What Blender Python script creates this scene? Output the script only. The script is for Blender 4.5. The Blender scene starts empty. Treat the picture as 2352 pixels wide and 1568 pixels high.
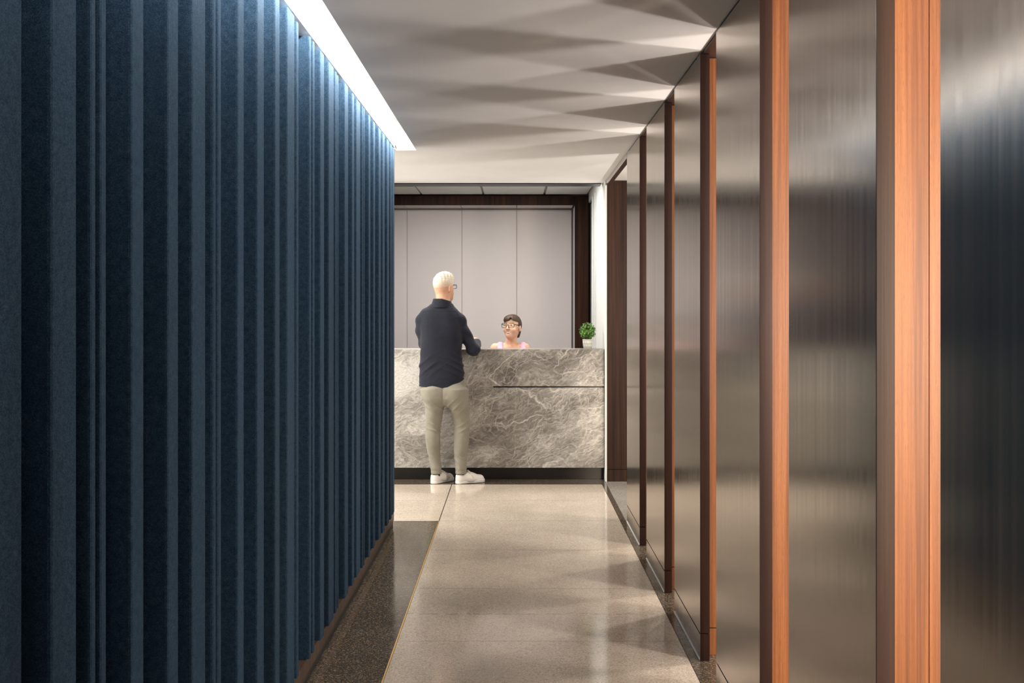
import bpy, math, random
import numpy as np

scene = bpy.context.scene
col = scene.collection
random.seed(7)

# ------------------------------------------------------------------ camera
F = 2352 * 35.0 / 36.0            # focal length in pixels of the 2352 px frame
VX, VY, CZ = 1181.0, 704.0, 1.51  # vanishing point in the frame, camera height
cam_d = bpy.data.cameras.new('camera')
cam_d.lens = 35.0
cam_d.sensor_width = 36.0
cam_d.sensor_fit = 'HORIZONTAL'
cam_d.shift_x = (1176 - VX) / 2352
cam_d.shift_y = (VY - 784) / 2352
cam_d.clip_start = 0.05
cam = bpy.data.objects.new('camera', cam_d)
cam.location = (0, 0, CZ)
cam.rotation_euler = (math.pi / 2, 0, 0)
col.objects.link(cam)
scene.camera = cam

# ------------------------------------------------------------------ world
world = bpy.data.worlds.new('world')
scene.world = world
world.use_nodes = True
world.node_tree.nodes['Background'].inputs[0].default_value = (0.93, 0.96, 1.0, 1)
world.node_tree.nodes['Background'].inputs[1].default_value = 0.03

scene.view_settings.view_transform = 'Standard'
scene.view_settings.look = 'None'
scene.view_settings.gamma = 1.0
scene.view_settings.use_curve_mapping = False
scene.view_settings.exposure = 0.0

# ------------------------------------------------------------------ lights
def area(name, loc, rot, sx, sy, power, color=(1, 1, 1), spread=180):
    d = bpy.data.lights.new(name, 'AREA')
    d.shape = 'RECTANGLE'; d.size = sx; d.size_y = sy
    d.energy = power; d.color = color; d.spread = math.radians(spread)
    o = bpy.data.objects.new(name, d); o.location = loc; o.rotation_euler = rot
    col.objects.link(o); return o
R90 = math.pi / 2
# daylight through the window of the waiting area left of the reception desk
area('window_daylight', (-3.78, 7.75, 1.55), (0, -R90, 0), 1.7, 1.7, 118, (1.0, 0.98, 0.93))
# light panels of the reception ceiling, in front of the desk wall
area('ceiling_panel_light', (-0.45, 9.28, 2.695), (0, 0, 0), 1.7, 0.5, 60, (1.0, 0.96, 0.93))
area('ceiling_panel_light', (-1.75, 7.75, 2.585), (0, 0, 0), 1.1, 0.55, 50, (1.0, 0.96, 0.92))
# daylight through the window of the side passage behind the dividers
area('passage_daylight', (3.12, -1.9, 1.35), (0, R90, 0), 2.0, 4.2, 900, (1.0, 0.82, 0.62))
# the focused strip up in the ceiling slot, washing down the felt
area('slot_strip', (-0.697, 3.65, 2.715), (0, math.radians(40), 0), 0.03, 6.4, 165, (1.0, 0.96, 0.92), 170)
# row of round lamps along the side passage, one behind each divider
for y in (1.50, 2.53, 3.56, 4.59, 5.61, 6.65):
    d = bpy.data.lights.new('passage_lamp', 'POINT')
    d.energy = 56; d.color = (1.0, 0.92, 0.86); d.shadow_soft_size = 0.06
    o = bpy.data.objects.new('passage_lamp', d); o.location = (1.78, y, 1.55)
    col.objects.link(o)

# ------------------------------------------------------------------ helpers
class NT:
    """tiny node-tree writer"""
    def __init__(s, m):
        m.use_nodes = True
        s.t = m.node_tree; s.t.nodes.clear()
        s.out = s.t.nodes.new('ShaderNodeOutputMaterial')
    def put(s, sock, v):
        if hasattr(v, 'node'): s.t.links.new(v, sock)
        elif isinstance(v, (tuple, list)) and len(v) == 3 and sock.type == 'RGBA': sock.default_value = (*v, 1)
        else: sock.default_value = v
    def n(s, typ, out=0, props=None, **kw):
        nd = s.t.nodes.new('ShaderNode' + typ)
        for k, v in (props or {}).items(): setattr(nd, k, v)
        for k, v in kw.items():
            key = int(k[1:]) if k[0] == '_' else k.replace('__', ' ')
            s.put(nd.inputs[key], v)
        return nd.outputs[out]
    def pos(s, scale=(1, 1, 1), rot=(0, 0, 0), loc=(0, 0, 0)):
        g = s.n('NewGeometry')
        return s.n('Mapping', Vector=g, Scale=scale, Rotation=rot, Location=loc)
    def noise(s, vec, scale, detail=3, rough=0.5, dist=0.0, out=0):
        return s.n('TexNoise', out, Vector=vec, Scale=scale, Detail=detail, Roughness=rough, Distortion=dist)
    def ramp(s, fac, stops, interp='LINEAR'):
        nd = s.t.nodes.new('ShaderNodeValToRGB'); nd.color_ramp.interpolation = interp
        e = nd.color_ramp.elements
        while len(e) < len(stops): e.new(0.5)
        for el, (p, c) in zip(e, stops):
            el.position = p
            el.color = (*c, 1) if isinstance(c, (tuple, list)) else (c, c, c, 1)
        s.t.links.new(fac, nd.inputs[0]); return nd.outputs[0]
    def math(s, op, a, b=0.0, c=0.0):
        return s.n('Math', props={'operation': op}, _0=a, _1=b, _2=c)
    def mix(s, fac, a, b, mode='MIX'):
        nd = s.t.nodes.new('ShaderNodeMix'); nd.data_type = 'RGBA'; nd.blend_type = mode
        s.put(nd.inputs[0], fac); s.put(nd.inputs[6], a); s.put(nd.inputs[7], b)
        return nd.outputs[2]
    def bump(s, h, strength=0.3, dist=0.01):
        return s.n('Bump', Strength=strength, Distance=dist, Height=h)
    def principled(s, **kw):
        b = s.t.nodes.new('ShaderNodeBsdfPrincipled')
        for k, v in kw.items(): s.put(b.inputs[k.replace('__', ' ')], v)
        s.t.links.new(b.outputs[0], s.out.inputs[0]); return b

MATS = {}
def plain(name, c, rough=0.5, metal=0.0, spec=0.5, vary=0.0, vscale=20, bump=0.0, bscale=200, sheen=0.0):
    m = bpy.data.materials.new(name); t = NT(m)
    cc = c
    if vary:
        n = t.noise(t.pos(), vscale, 4)
        lo = tuple(x * (1 - vary) for x in c); hi = tuple(min(1, x * (1 + vary)) for x in c)
        cc = t.ramp(n, [(0.3, lo), (0.7, hi)])
    kw = dict(Base__Color=cc, Roughness=rough, Metallic=metal, Specular__IOR__Level=spec)
    if sheen: kw['Sheen__Weight'] = sheen
    if bump: kw['Normal'] = t.bump(t.noise(t.pos(), bscale, 2), bump, 0.002)
    t.principled(**kw); MATS[name] = m; return m

def wood(name, dark, mid, light, rough=0.32, fine=150, spec=0.5):
    m = bpy.data.materials.new(name); t = NT(m)
    broad = t.noise(t.pos((1, 1, 0.02)), 26, 3, 0.6)
    grain = t.noise(t.pos((1, 1, 0.012)), fine, 4, 0.65)
    pores = t.noise(t.pos((1, 1, 0.05)), fine * 5, 2, 0.5)
    f = t.math('ADD', t.math('MULTIPLY', broad, 0.6), t.math('MULTIPLY', grain, 0.4))
    c = t.ramp(f, [(0.36, dark), (0.5, mid), (0.63, light)])
    c = t.mix(t.math('MULTIPLY', t.math('LESS_THAN', pores, 0.40), 0.35), c, dark)
    t.principled(Base__Color=c, Roughness=rough, Specular__IOR__Level=spec, Normal=t.bump(grain, 0.06, 0.002))
    MATS[name] = m; return m

def terrazzo(name, base, chip_a, chip_b, scale=230, rough=0.09, crack=True):
    m = bpy.data.materials.new(name); t = NT(m)
    p = t.pos()
    v = t.n('TexVoronoi', 1, Vector=p, Scale=scale)
    r = t.n('SeparateColor', 0, Color=v)
    c = t.ramp(r, [(0.0, chip_a), (0.3, base), (0.72, base), (1.0, chip_b)])
    big = t.noise(p, 2.2, 4, 0.6)
    c = t.mix(0.55, c, t.ramp(big, [(0.3, (0.72, 0.70, 0.68)), (0.7, (1.0, 1.0, 1.0))]), 'MULTIPLY')
    if crack:
        sp = t.n('SeparateXYZ', 0, Vector=p); sy = sp.node.outputs[1]
        w = t.noise(t.pos((1, 0, 0)), 5, 4, 0.7)
        d = t.math('ABSOLUTE', t.math('SUBTRACT', sy, t.math('MULTIPLY_ADD', w, 0.11, 4.84)))
        k = t.math('MULTIPLY', t.math('LESS_THAN', d, 0.005), t.math('GREATER_THAN', t.noise(p, 18, 3), 0.48))
        c = t.mix(t.math('MULTIPLY', k, 0.45), c, (0.10, 0.07, 0.045))
    rg = t.ramp(t.noise(p, 3.5, 5, 0.65), [(0.3, rough * 0.7), (0.75, rough * 1.9)])
    t.principled(Base__Color=c, Roughness=rg, Specular__IOR__Level=0.5)
    MATS[name] = m; return m

def build_materials():
    # felt
    m = bpy.data.materials.new('blue_felt'); t = NT(m)
    p = t.pos()
    n1 = t.noise(p, 420, 3, 0.7); n2 = t.noise(p, 60, 3, 0.6)
    f = t.math('ADD', t.math('MULTIPLY', n1, 0.75), t.math('MULTIPLY', n2, 0.25))
    c = t.ramp(f, [(0.30, (0.005, 0.015, 0.034)), (0.5, (0.024, 0.054, 0.095)), (0.70, (0.075, 0.124, 0.170))])
    t.principled(Base__Color=c, Roughness=0.95, Specular__IOR__Level=0.15, Sheen__Weight=0.04, Sheen__Tint=(0.35, 0.6, 0.85),
                 Normal=t.bump(n1, 0.15, 0.002))
    MATS['felt'] = m
    # brushed steel, vertical grain
    m = bpy.data.materials.new('brushed_steel'); t = NT(m)
    g1 = t.noise(t.pos((1, 1, 0.006)), 420, 3, 0.7); g2 = t.noise(t.pos((1, 1, 0.004)), 38, 3, 0.6)
    f = t.math('ADD', t.math('MULTIPLY', g1, 0.5), t.math('MULTIPLY', g2, 0.5))
    c = t.ramp(f, [(0.35, (0.46, 0.41, 0.36)), (0.65, (0.56, 0.505, 0.45))])
    rg = t.ramp(g2, [(0.3, 0.17), (0.7, 0.23)])
    tan = t.n('CombineXYZ', X=0.0, Y=1.0, Z=0.0)
    t.principled(Base__Color=c, Metallic=1.0, Roughness=rg, Anisotropic=0.5, Tangent=tan)
    MATS['steel'] = m
    wood('divider_wood', (0.095, 0.028, 0.007), (0.170, 0.056, 0.016), (0.25, 0.092, 0.029), 0.42, spec=0.3)
    wood('shaded_edge_wood', (0.018, 0.008, 0.005), (0.030, 0.013, 0.009), (0.046, 0.020, 0.013), 0.42, spec=0.3)  # darker wood for divider edges, part of their shade put into the colour
    wood('dark_wood', (0.012, 0.005, 0.003), (0.026, 0.011, 0.006), (0.050, 0.021, 0.010), 0.5, spec=0.12)
    wood('base_wood', (0.05, 0.028, 0.017), (0.085, 0.05, 0.032), (0.12, 0.075, 0.05), 0.45)
    terrazzo('terrazzo_light', (0.63, 0.535, 0.43), (0.40, 0.325, 0.25), (0.80, 0.71, 0.60))
    terrazzo('terrazzo_dark', (0.085, 0.066, 0.046), (0.035, 0.027, 0.02), (0.30, 0.24, 0.17), rough=0.10)
    terrazzo('terrazzo_grey', (0.36, 0.335, 0.29), (0.22, 0.2, 0.17), (0.5, 0.47, 0.42), crack=False)
    plain('grout', (0.10, 0.08, 0.06), 0.8)
    plain('brass', (0.62, 0.38, 0.12), 0.35, 1.0)
    plain('ceiling_paint', (0.84, 0.82, 0.80), 0.9, spec=0.2, vary=0.03, vscale=3)
    plain('white_paint', (0.66, 0.67, 0.64), 0.6, spec=0.3, vary=0.02)
    plain('slot_white', (0.9, 0.89, 0.87), 0.8, spec=0.2)
    plain('ceiling_tile', (0.62, 0.63, 0.61), 0.95, spec=0.1, vary=0.04, vscale=120)
    plain('tile_grid', (0.30, 0.29, 0.27), 0.6)
    plain('grey_door', (0.50, 0.47, 0.46), 0.5)
    plain('black_trim', (0.012, 0.012, 0.012), 0.4)
    plain('black_plinth', (0.014, 0.011, 0.009), 0.35)
    plain('fabric_panel', (0.58, 0.543, 0.53), 0.9, spec=0.15, vary=0.025, vscale=300, bump=0.15, bscale=900)
    plain('panel_gap', (0.3, 0.27, 0.26), 0.9)
    # diffuser of the ceiling slot light
    m = bpy.data.materials.new('light_diffuser'); t = NT(m)
    e = t.n('Emission', Color=(1.0, 0.95, 0.9), Strength=2.0)
    t.t.links.new(e, t.out.inputs[0]); MATS['led'] = m
    # veined grey stone
    m = bpy.data.materials.new('veined_stone'); t = NT(m)
    p0 = t.pos((1, 1, 1), (0, math.radians(24), 0))
    def warp(vec, sc, amt, det=4):
        w = t.noise(vec, sc, det, 0.6, out=1)
        w = t.n('VectorMath', props={'operation': 'SUBTRACT'}, _0=w, _1=(0.5, 0.5, 0.5))
        return t.n('VectorMath', props={'operation': 'MULTIPLY_ADD'}, _0=w, _1=(amt, amt, amt), _2=vec)
    mp = lambda v, sc, rot=0.0, loc=(0, 0, 0): t.n('Mapping', Vector=v, Scale=sc, Rotation=(0, rot, 0), Location=loc)
    wv = warp(p0, 1.8, 0.35); wf = warp(wv, 9, 0.06)
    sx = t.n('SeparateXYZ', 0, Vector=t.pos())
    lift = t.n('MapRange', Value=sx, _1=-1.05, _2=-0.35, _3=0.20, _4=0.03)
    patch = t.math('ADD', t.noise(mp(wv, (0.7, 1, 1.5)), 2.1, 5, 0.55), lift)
    fib = t.noise(mp(wf, (0.45, 1, 2.2)), 26, 5, 0.7)
    cl = t.math('ADD', patch, t.math('MULTIPLY', t.math('SUBTRACT', fib, 0.5), 0.55))
    c = t.ramp(cl, [(0.36, (0.130, 0.116, 0.102)), (0.50, (0.225, 0.205, 0.181)), (0.61, (0.37, 0.342, 0.306)), (0.73, (0.60, 0.568, 0.52))])
    def crackle(vec, sc, wid):
        d = t.n('TexVoronoi', 0, props={'feature': 'DISTANCE_TO_EDGE'}, Vector=vec, Scale=sc)
        return t.ramp(d, [(0.0, 1.0), (wid * 0.4, 0.5), (wid, 0.0)])
    k1 = crackle(mp(wv, (0.55, 1, 1.35), 0.15), 3.0, 0.022)
    k2 = crackle(mp(wf, (0.6, 1, 1.3), -0.35, (1.3, 0, 0.7)), 8.0, 0.045)
    k3 = crackle(mp(wf, (0.5, 1, 1.5), 0.3, (3.1, 0, 2.7)), 19.0, 0.10)
    dens = t.ramp(t.noise(mp(wv, (0.8, 1, 1.4), 0.0, (5, 0, 3)), 3.0, 4), [(0.38, 0.12), (0.62, 1.0)])
    thin = t.ramp(t.noise(mp(wv, (1, 1, 1), 0.0, (9, 0, 1)), 4.0, 3), [(0.40, 0.05), (0.6, 1.0)])
    v = t.math('MAXIMUM', t.math('MULTIPLY', k1, thin), t.math('MAXIMUM', t.math('MULTIPLY', t.math('MULTIPLY', k2, dens), 0.7), t.math('MULTIPLY', t.math('MULTIPLY', k3, dens), 0.40)))
    c = t.mix(t.math('MULTIPLY', v, 0.9), c, (0.70, 0.655, 0.59))
    c = t.mix(1.0, c, t.ramp(t.noise(mp(wf, (0.5, 1, 1.8)), 85, 4, 0.75), [(0.3, (0.66, 0.655, 0.65)), (0.55, (1.06, 1.06, 1.06)), (0.7, (1.3, 1.3, 1.29))]), 'MULTIPLY')
    t.principled(Base__Color=c, Roughness=0.30, Specular__IOR__Level=0.35)
    MATS['stone'] = m
build_materials()

class MB:
    """collects vertices and faces; build() links them as one mesh object"""
    def __init__(s): s.v = []; s.f = []
    def add(s, vs, fs):
        o = len(s.v); s.v += [tuple(map(float, q)) for q in vs]; s.f += [tuple(i + o for i in f) for f in fs]; return s
    def box(s, x0, x1, y0, y1, z0, z1, b=0.0):
        if b <= 0:
            vs = [(x, y, z) for z in (z0, z1) for x, y in ((x0, y0), (x1, y0), (x1, y1), (x0, y1))]
            return s.add(vs, [(3, 2, 1, 0), (4, 5, 6, 7), (0, 1, 5, 4), (1, 2, 6, 5), (2, 3, 7, 6), (3, 0, 4, 7)])
        prof = [(x0 + b, y0), (x1 - b, y0), (x1, y0 + b), (x1, y1 - b), (x1 - b, y1), (x0 + b, y1), (x0, y1 - b), (x0, y0 + b)]
        return s.prism(prof, z0, z1)
    def prism(s, prof, z0, z1):
        n = len(prof)
        vs = [(x, y, z0) for x, y in prof] + [(x, y, z1) for x, y in prof]
        fs = [tuple(range(n))[::-1], tuple(range(n, 2 * n))] + [(i, (i + 1) % n, n + (i + 1) % n, n + i) for i in range(n)]
        return s.add(vs, fs)
    def lathe(s, prof, c, n=24):
        k = len(prof); vs = []
        for i in range(n):
            a = 2 * math.pi * i / n
            vs += [(c[0] + r * math.cos(a), c[1] + r * math.sin(a), c[2] + z) for r, z in prof]
        fs = [(i * k + j, ((i + 1) % n) * k + j, ((i + 1) % n) * k + j + 1, i * k + j + 1) for i in range(n) for j in range(k - 1)]
        return s.add(vs, fs)
    def tube(s, pts, r, n=6, closed=False):
        P = [np.array(p, float) for p in pts]; m = len(P); rings = []
        for i in range(m):
            a = P[(i - 1) % m] if (closed or i > 0) else P[i]
            b = P[(i + 1) % m] if (closed or i < m - 1) else P[i]
            d = b - a; d /= (np.linalg.norm(d) + 1e-9)
            u = np.cross(d, (0, 0, 1.0)); 
            if np.linalg.norm(u) < 1e-3: u = np.cross(d, (1.0, 0, 0))
            u /= np.linalg.norm(u); w = np.cross(d, u)
            rr = r[i] if isinstance(r, (list, tuple)) else r
            rings.append([P[i] + rr * (math.cos(2 * math.pi * j / n) * u + math.sin(2 * math.pi * j / n) * w) for j in range(n)])
        vs = [q for ring in rings for q in ring]; fs = []
        for i in range(m if closed else m - 1):
            i2 = (i + 1) % m
            fs += [(i * n + j, i * n + (j + 1) % n, i2 * n + (j + 1) % n, i2 * n + j) for j in range(n)]
        if not closed:
            fs += [tuple(range(n))[::-1], tuple((m - 1) * n + j for j in range(n))]
        return s.add(vs, fs)
    def build(s, name, mat, parent=None, smooth=False):
        me = bpy.data.meshes.new(name); me.from_pydata(s.v, [], s.f); me.update()
        if smooth: me.polygons.foreach_set('use_smooth', [True] * len(me.polygons))
        me.materials.append(MATS[mat] if isinstance(mat, str) else mat)
        o = bpy.data.objects.new(name, me); col.objects.link(o)
        if parent is not None: put(o, parent)
        return o

def put(o, parent):
    o.parent = parent
    o.matrix_parent_inverse = parent.matrix_basis.inverted()
def tag(o, label=None, cat=None, group=None, kind=None):
    for k, v in (('label', label), ('category', cat), ('group', group), ('kind', kind)):
        if v: o[k] = v
    return o
def thing(name, loc, label, cat, group=None):
    o = bpy.data.objects.new(name, None); o.location = loc; o.empty_display_size = 0.1
    col.objects.link(o); return tag(o, label, cat, group)
def struct(mb, name, mat, label, cat=None):
    return tag(mb.build(name, mat), label, cat, kind='structure')
def BX(*a, **k): return MB().box(*a, **k)

# ------------------------------------------------------------------ the setting
CEIL = 2.60
X_PANEL = 0.793         # corridor face of the steel dividers
X_FELT = -0.8156        # front of the felt pleats
# floor: one base slab, the terrazzo pieces are its parts
floor = struct(BX(-4.0, 3.3, -3.2, 11.2, -0.06, -0.006), 'floor', 'grout', 'polished terrazzo floor in light and dark pieces', 'floor')
def slab(x0, x1, y0, y1, m, g=0.0016):
    BX(x0 + g, x1 - g, y0 + g, y1 - g, -0.012, 0.0).build('floor_slab', m, floor)
JY = [-3.2, -2.22, -1.38, -0.54, 0.30, 1.14, 1.98, 2.82, 3.658, 4.496, 5.334, 6.182, 7.02, 7.76, 8.46]
for a, b in zip(JY[:-1], JY[1:]): slab(-0.528, 0.748, a, b, 'terrazzo_light')
for a, b in ((7.02, 7.76), (7.76, 8.46)):
    slab(-1.806, -0.532, a, b, 'terrazzo_light'); slab(-4.0, -1.806, a, b, 'terrazzo_light')
for a, b in ((-3.2, -1.7), (-1.7, 1.2), (1.2, 4.1), (4.1, 7.02)): slab(-0.99, -0.5345, a, b, 'terrazzo_dark')
for a, b in ((-3.2, 0.3), (0.3, 3.658), (3.658, 7.02)): slab(0.748, 1.10, a, b, 'terrazzo_dark')
slab(0.748, 0.786, 7.02, 8.46, 'terrazzo_dark')
slab(-4.0, 0.786, 8.46, 8.80, 'terrazzo_dark')
slab(0.786, 3.2, 7.02, 8.70, 'terrazzo_grey')
slab(1.10, 3.2, -3.2, 7.02, 'terrazzo_grey')
slab(-4.0, 0.786, 8.80, 11.1, 'terrazzo_grey')
BX(-0.5345, -0.528, -3.2, 7.02, -0.012, 0.0006).build('divider_strip', 'brass', floor)

# corridor ceiling with the light slot left open
ceil = MB()
ceil.box(-0.683, 3.3, -3.2, 8.78, CEIL, CEIL + 0.03)
ceil.box(-0.822, -0.683, 6.94, 8.78, CEIL, CEIL + 0.03)
ceil.box(-4.0, -0.822, 6.87, 8.78, CEIL, CEIL + 0.03)
struct(ceil, 'ceiling', 'ceiling_paint', 'smooth pale plaster ceiling over the corridor', 'ceiling')
# slot walls and lid
sl = MB()
sl.box(-0.850, -0.822, -3.2, 6.94, 2.606, 2.97)
sl.box(-0.683, -0.655, -3.2, 6.94, CEIL + 0.03, 2.97)
sl.box(-0.850, -0.655, -3.2, 6.97, 2.97, 3.0)
sl.box(-0.822, -0.683, 6.94, 6.97, CEIL + 0.03, 2.97)
sl.box(-1.02, -0.850, -3.2, 6.87, 2.606, 2.64)
struct(sl, 'trim_1', 'slot_white', 'white walls of the bright slot in the ceiling', 'trim')

# long light fitting up in the slot
lamp = thing('slot_light', (-0.752, 2.7, 2.93), 'long white light strip recessed in the ceiling slot above the blue felt', 'light')
BX(-0.815, -0.69, 0.4, 6.90, 2.935, 2.968).build('housing', 'slot_white', lamp)
lv = MB()
for i in range(270): lv.box(-0.714, -0.6835, 0.45 + i * 0.0237, 0.4515 + i * 0.0237, 2.657, 2.700)  # added blades, hidden in the slot, keep strip light off the pleat sides
tag(lv.build('added_louvre', 'black_trim', lamp), kind='stuff')
BX(-0.805, -0.70, 0.42, 6.88, 2.925, 2.934).build('diffuser', 'led', lamp)

# left wall: core, felt pleats as parts
wl = struct(BX(-1.02, -0.876, -3.0, 6.86, 0.0, 2.604), 'wall_left', 'felt', 'dark blue felt wall of upright pleats of uneven width', 'wall')
px_strips = [(0, 53), (117, 178), (208, 222), (237, 253), (308, 338), (385, 411), (441, 473), (489, 497), (505, 514),
             (546, 561), (591, 607), (632, 643), (660, 677), (685, 690), (711, 715), (719, 723), (736, 745), (755, 767),
             (772, 775.5), (778, 781), (792, 800), (809, 814), (820, 829), (832.5, 834.5), (836, 838), (847, 851),
             (859, 863), (870, 875), (879, 884), (889, 894), (897, 900), (903.5, 908)]
dep = lambda px: -F * X_FELT / (VX - px)
pleats = [(dep(a), dep(b)) for a, b in px_strips]
pleats[0] = (1.50, pleats[0][1])
y = 1.40
for w, g in ((0.05, 0.11), (0.10, 0.09), (0.04, 0.05), (0.07, 0.12), (0.10, 0.10), (0.05, 0.1), (0.09, 0.08), (0.04, 0.1)):
    pleats.insert(0, (y - w, y)); y -= w + g
for a, b in pleats:
    w = b - a; c = min(0.007, w * 0.22); fx = X_FELT - random.choice((0, 0, 0.003, 0.006)); bx = -0.8765
    s = 0.004
    prof = [(bx, a - s), (bx + 0.012, a - s), (fx - c, a), (fx - c * 0.3, a + c * 0.3), (fx, a + c), (fx, b - c), (fx - c * 0.3, b - c * 0.3), (fx - c, b), (bx + 0.012, b + s), (bx, b + s)]
    MB().prism(prof[::-1], 0.105, 2.588).build('felt_pleat', 'felt', wl)
bb = MB()
bb.box(-0.857, -0.834, -3.0, 6.855, 0.0, 0.040)
struct(bb, 'baseboard_left', 'black_trim', 'dark lower step of the base under the blue felt', 'baseboard')
struct(BX(-0.857, -0.828, -3.0, 6.86, 0.040, 0.104, b=0.003), 'trim_2', 'base_wood', 'brown wooden base board under the blue felt', 'trim')

# reception: end wall with wood frame and recessed fabric panels
YW, YP = 10.63, 11.00
wb = struct(BX(-1.60, 0.95, YP + 0.03, YP + 0.12, 0, 2.95), 'wall_back', 'panel_gap', 'wall of tall grey fabric panels behind the desk', 'wall')
PX = [-1.39, -1.183, -0.577, 0.029, 0.635]
for a, b in zip(PX[:-1], PX[1:]):
    BX(a + 0.002, b - 0.002, YP, YP + 0.028, 0.02, 2.578).build('fabric_panel', 'fabric_panel', wb)
    BX(a + 0.003, b - 0.003, YW + 0.015, YP - 0.006, 2.596, 2.612).build('soffit_panel', 'fabric_panel', wb)
BX(0.650, 0.664, YW + 0.015, YP - 0.006, 0.02, 2.59).build('side_panel', 'fabric_panel', wb)
fr = struct(BX(-1.40, 0.6455, YW, YW + 0.03, 2.594, 2.694), 'trim_3', 'dark_wood', 'dark wood header over the grey fabric panels', 'trim')
struct(BX(0.648, 0.792, YW, YW + 0.03, 0.0, 2.694), 'trim_4', 'dark_wood', 'dark wood post right of the grey fabric panels', 'trim')

# reception ceiling tiles
rc = struct(BX(-1.60, 0.95, 8.78, 11.12, 2.722, 2.76), 'ceiling_reception', 'tile_grid', 'pale tiled ceiling over the reception desk', 'ceiling')
TX = [-1.395, -0.990, -0.330, 0.321, 0.785]
for a, b in zip(TX[:-1], TX[1:]):
    for c, d in ((9.02, 9.32), (9.32, YW)):
        BX(a + 0.012, b - 0.012, c + 0.006, d - 0.012, 2.708, 2.7215).build('ceiling_tile', 'ceiling_tile', rc)
struct(BX(-1.40, 0.773, 8.80, 8.985, 2.594, 2.70), 'trim_5', 'black_trim', 'black strip at the end of the corridor ceiling', 'trim')
BX(-1.30, -1.005, 9.60, 9.92, 2.703, 2.7075).build('air_vent', 'tile_grid', rc)

# white wall right of the desk, with a grey door near the corner
wr = MB()
wr.box(0.795, 0.95, 8.74, 10.04, 0, 2.76)
wr.box(0.795, 0.95, 10.04, 10.66, 2.62, 2.76)
wr.box(0.90, 0.95, 10.04, 10.66, 0, 2.62)
struct(wr, 'wall_right', 'white_paint', 'narrow white wall right of the stone desk', 'wall')
dr = struct(BX(0.815, 0.86, 10.10, 10.60, 0.0, 2.60), 'door_1', 'grey_door', 'grey door panel in the white wall by the corner', 'door')
BX(0.806, 0.814, 10.13, 10.155, 0.9, 1.05).build('door_handle', 'steel', dr)
tr = MB(); tr.box(0.783, 0.81, 10.02, 10.06, 0, 2.62); tr.box(0.7835, 0.794, 9.70, 9.73, 0, 2.62)
struct(tr, 'trim_6', 'white_paint', 'white door casing on the narrow white wall', 'trim')
struct(BX(0.787, 0.802, 8.605, 8.785, 0.0, 2.598), 'trim_7', 'white_paint', 'thin white corner strip at the end of the stone desk', 'trim')

# dark wood wall closing the opening beyond the dividers
ws = struct(BX(0.803, 3.2, 8.60, 8.735, 0.108, 2.598), 'wall_side', 'dark_wood', 'dark wood wall beyond the last steel divider', 'wall')
BX(0.803, 3.2, 8.598, 8.735, 0.0, 0.103).build('base_board', 'dark_wood', ws)
struct(BX(X_PANEL, 0.83, 7.01, 8.60, 2.555, 2.592), 'trim_8', 'steel', 'steel header over the opening beyond the dividers', 'trim')

struct(BX(X_PANEL + 0.02, 1.0, -3.2, 1.10, 0.0, 2.598), 'wall_blocker', 'dark_wood', 'unseen dark wood wall beside the camera, added to keep passage daylight off the felt', 'wall')  # added out of view to block passage daylight before the first divider
wq = MB(); wq.box(-4.0, -1.40, 8.60, 8.75, 0, 2.598); wq.box(-1.55, -1.40, 8.75, 11.03, 0, 2.76)
struct(wq, 'wall_niche', 'dark_wood', 'dark wood wall left of the reception desk', 'wall')
# side passage and waiting area, outside the frame: walls with the windows the daylight comes through
wp = MB()
wp.box(3.2, 3.3, -3.2, 8.7, 0, 0.32); wp.box(3.2, 3.3, -3.2, 8.7, 2.38, CEIL); wp.box(3.2, 3.3, 0.25, 8.7, 0.32, 2.38)
struct(wp, 'wall_passage', 'white_paint', 'white wall of the side passage behind the dividers', 'wall')
wn = MB()
for y in (-3.2, -1.9, -0.55, 0.20): wn.box(3.2, 3.28, y, y + 0.05, 0.32, 2.38)
struct(wn, 'window_1', 'black_trim', 'wide dark framed window of the side passage', 'window')
wf = MB()
wf.box(-4.1, -4.0, 6.6, 8.75, 0, 0.6); wf.box(-4.1, -4.0, 6.6, 8.75, 2.5, 2.63); wf.box(-4.1, -4.0, 6.6, 6.85, 0.6, 2.5)
wf.box(-4.0, -1.03, 6.6, 6.75, 0, 2.75)
struct(wf, 'wall_front', 'white_paint', 'white walls of the waiting area left of the desk', 'wall')
wn = MB()
for y in (6.85, 7.75, 8.65): wn.box(-4.08, -4.0, y, y + 0.05, 0.6, 2.5)
struct(wn, 'window_2', 'black_trim', 'dark framed window of the waiting area', 'window')

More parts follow.
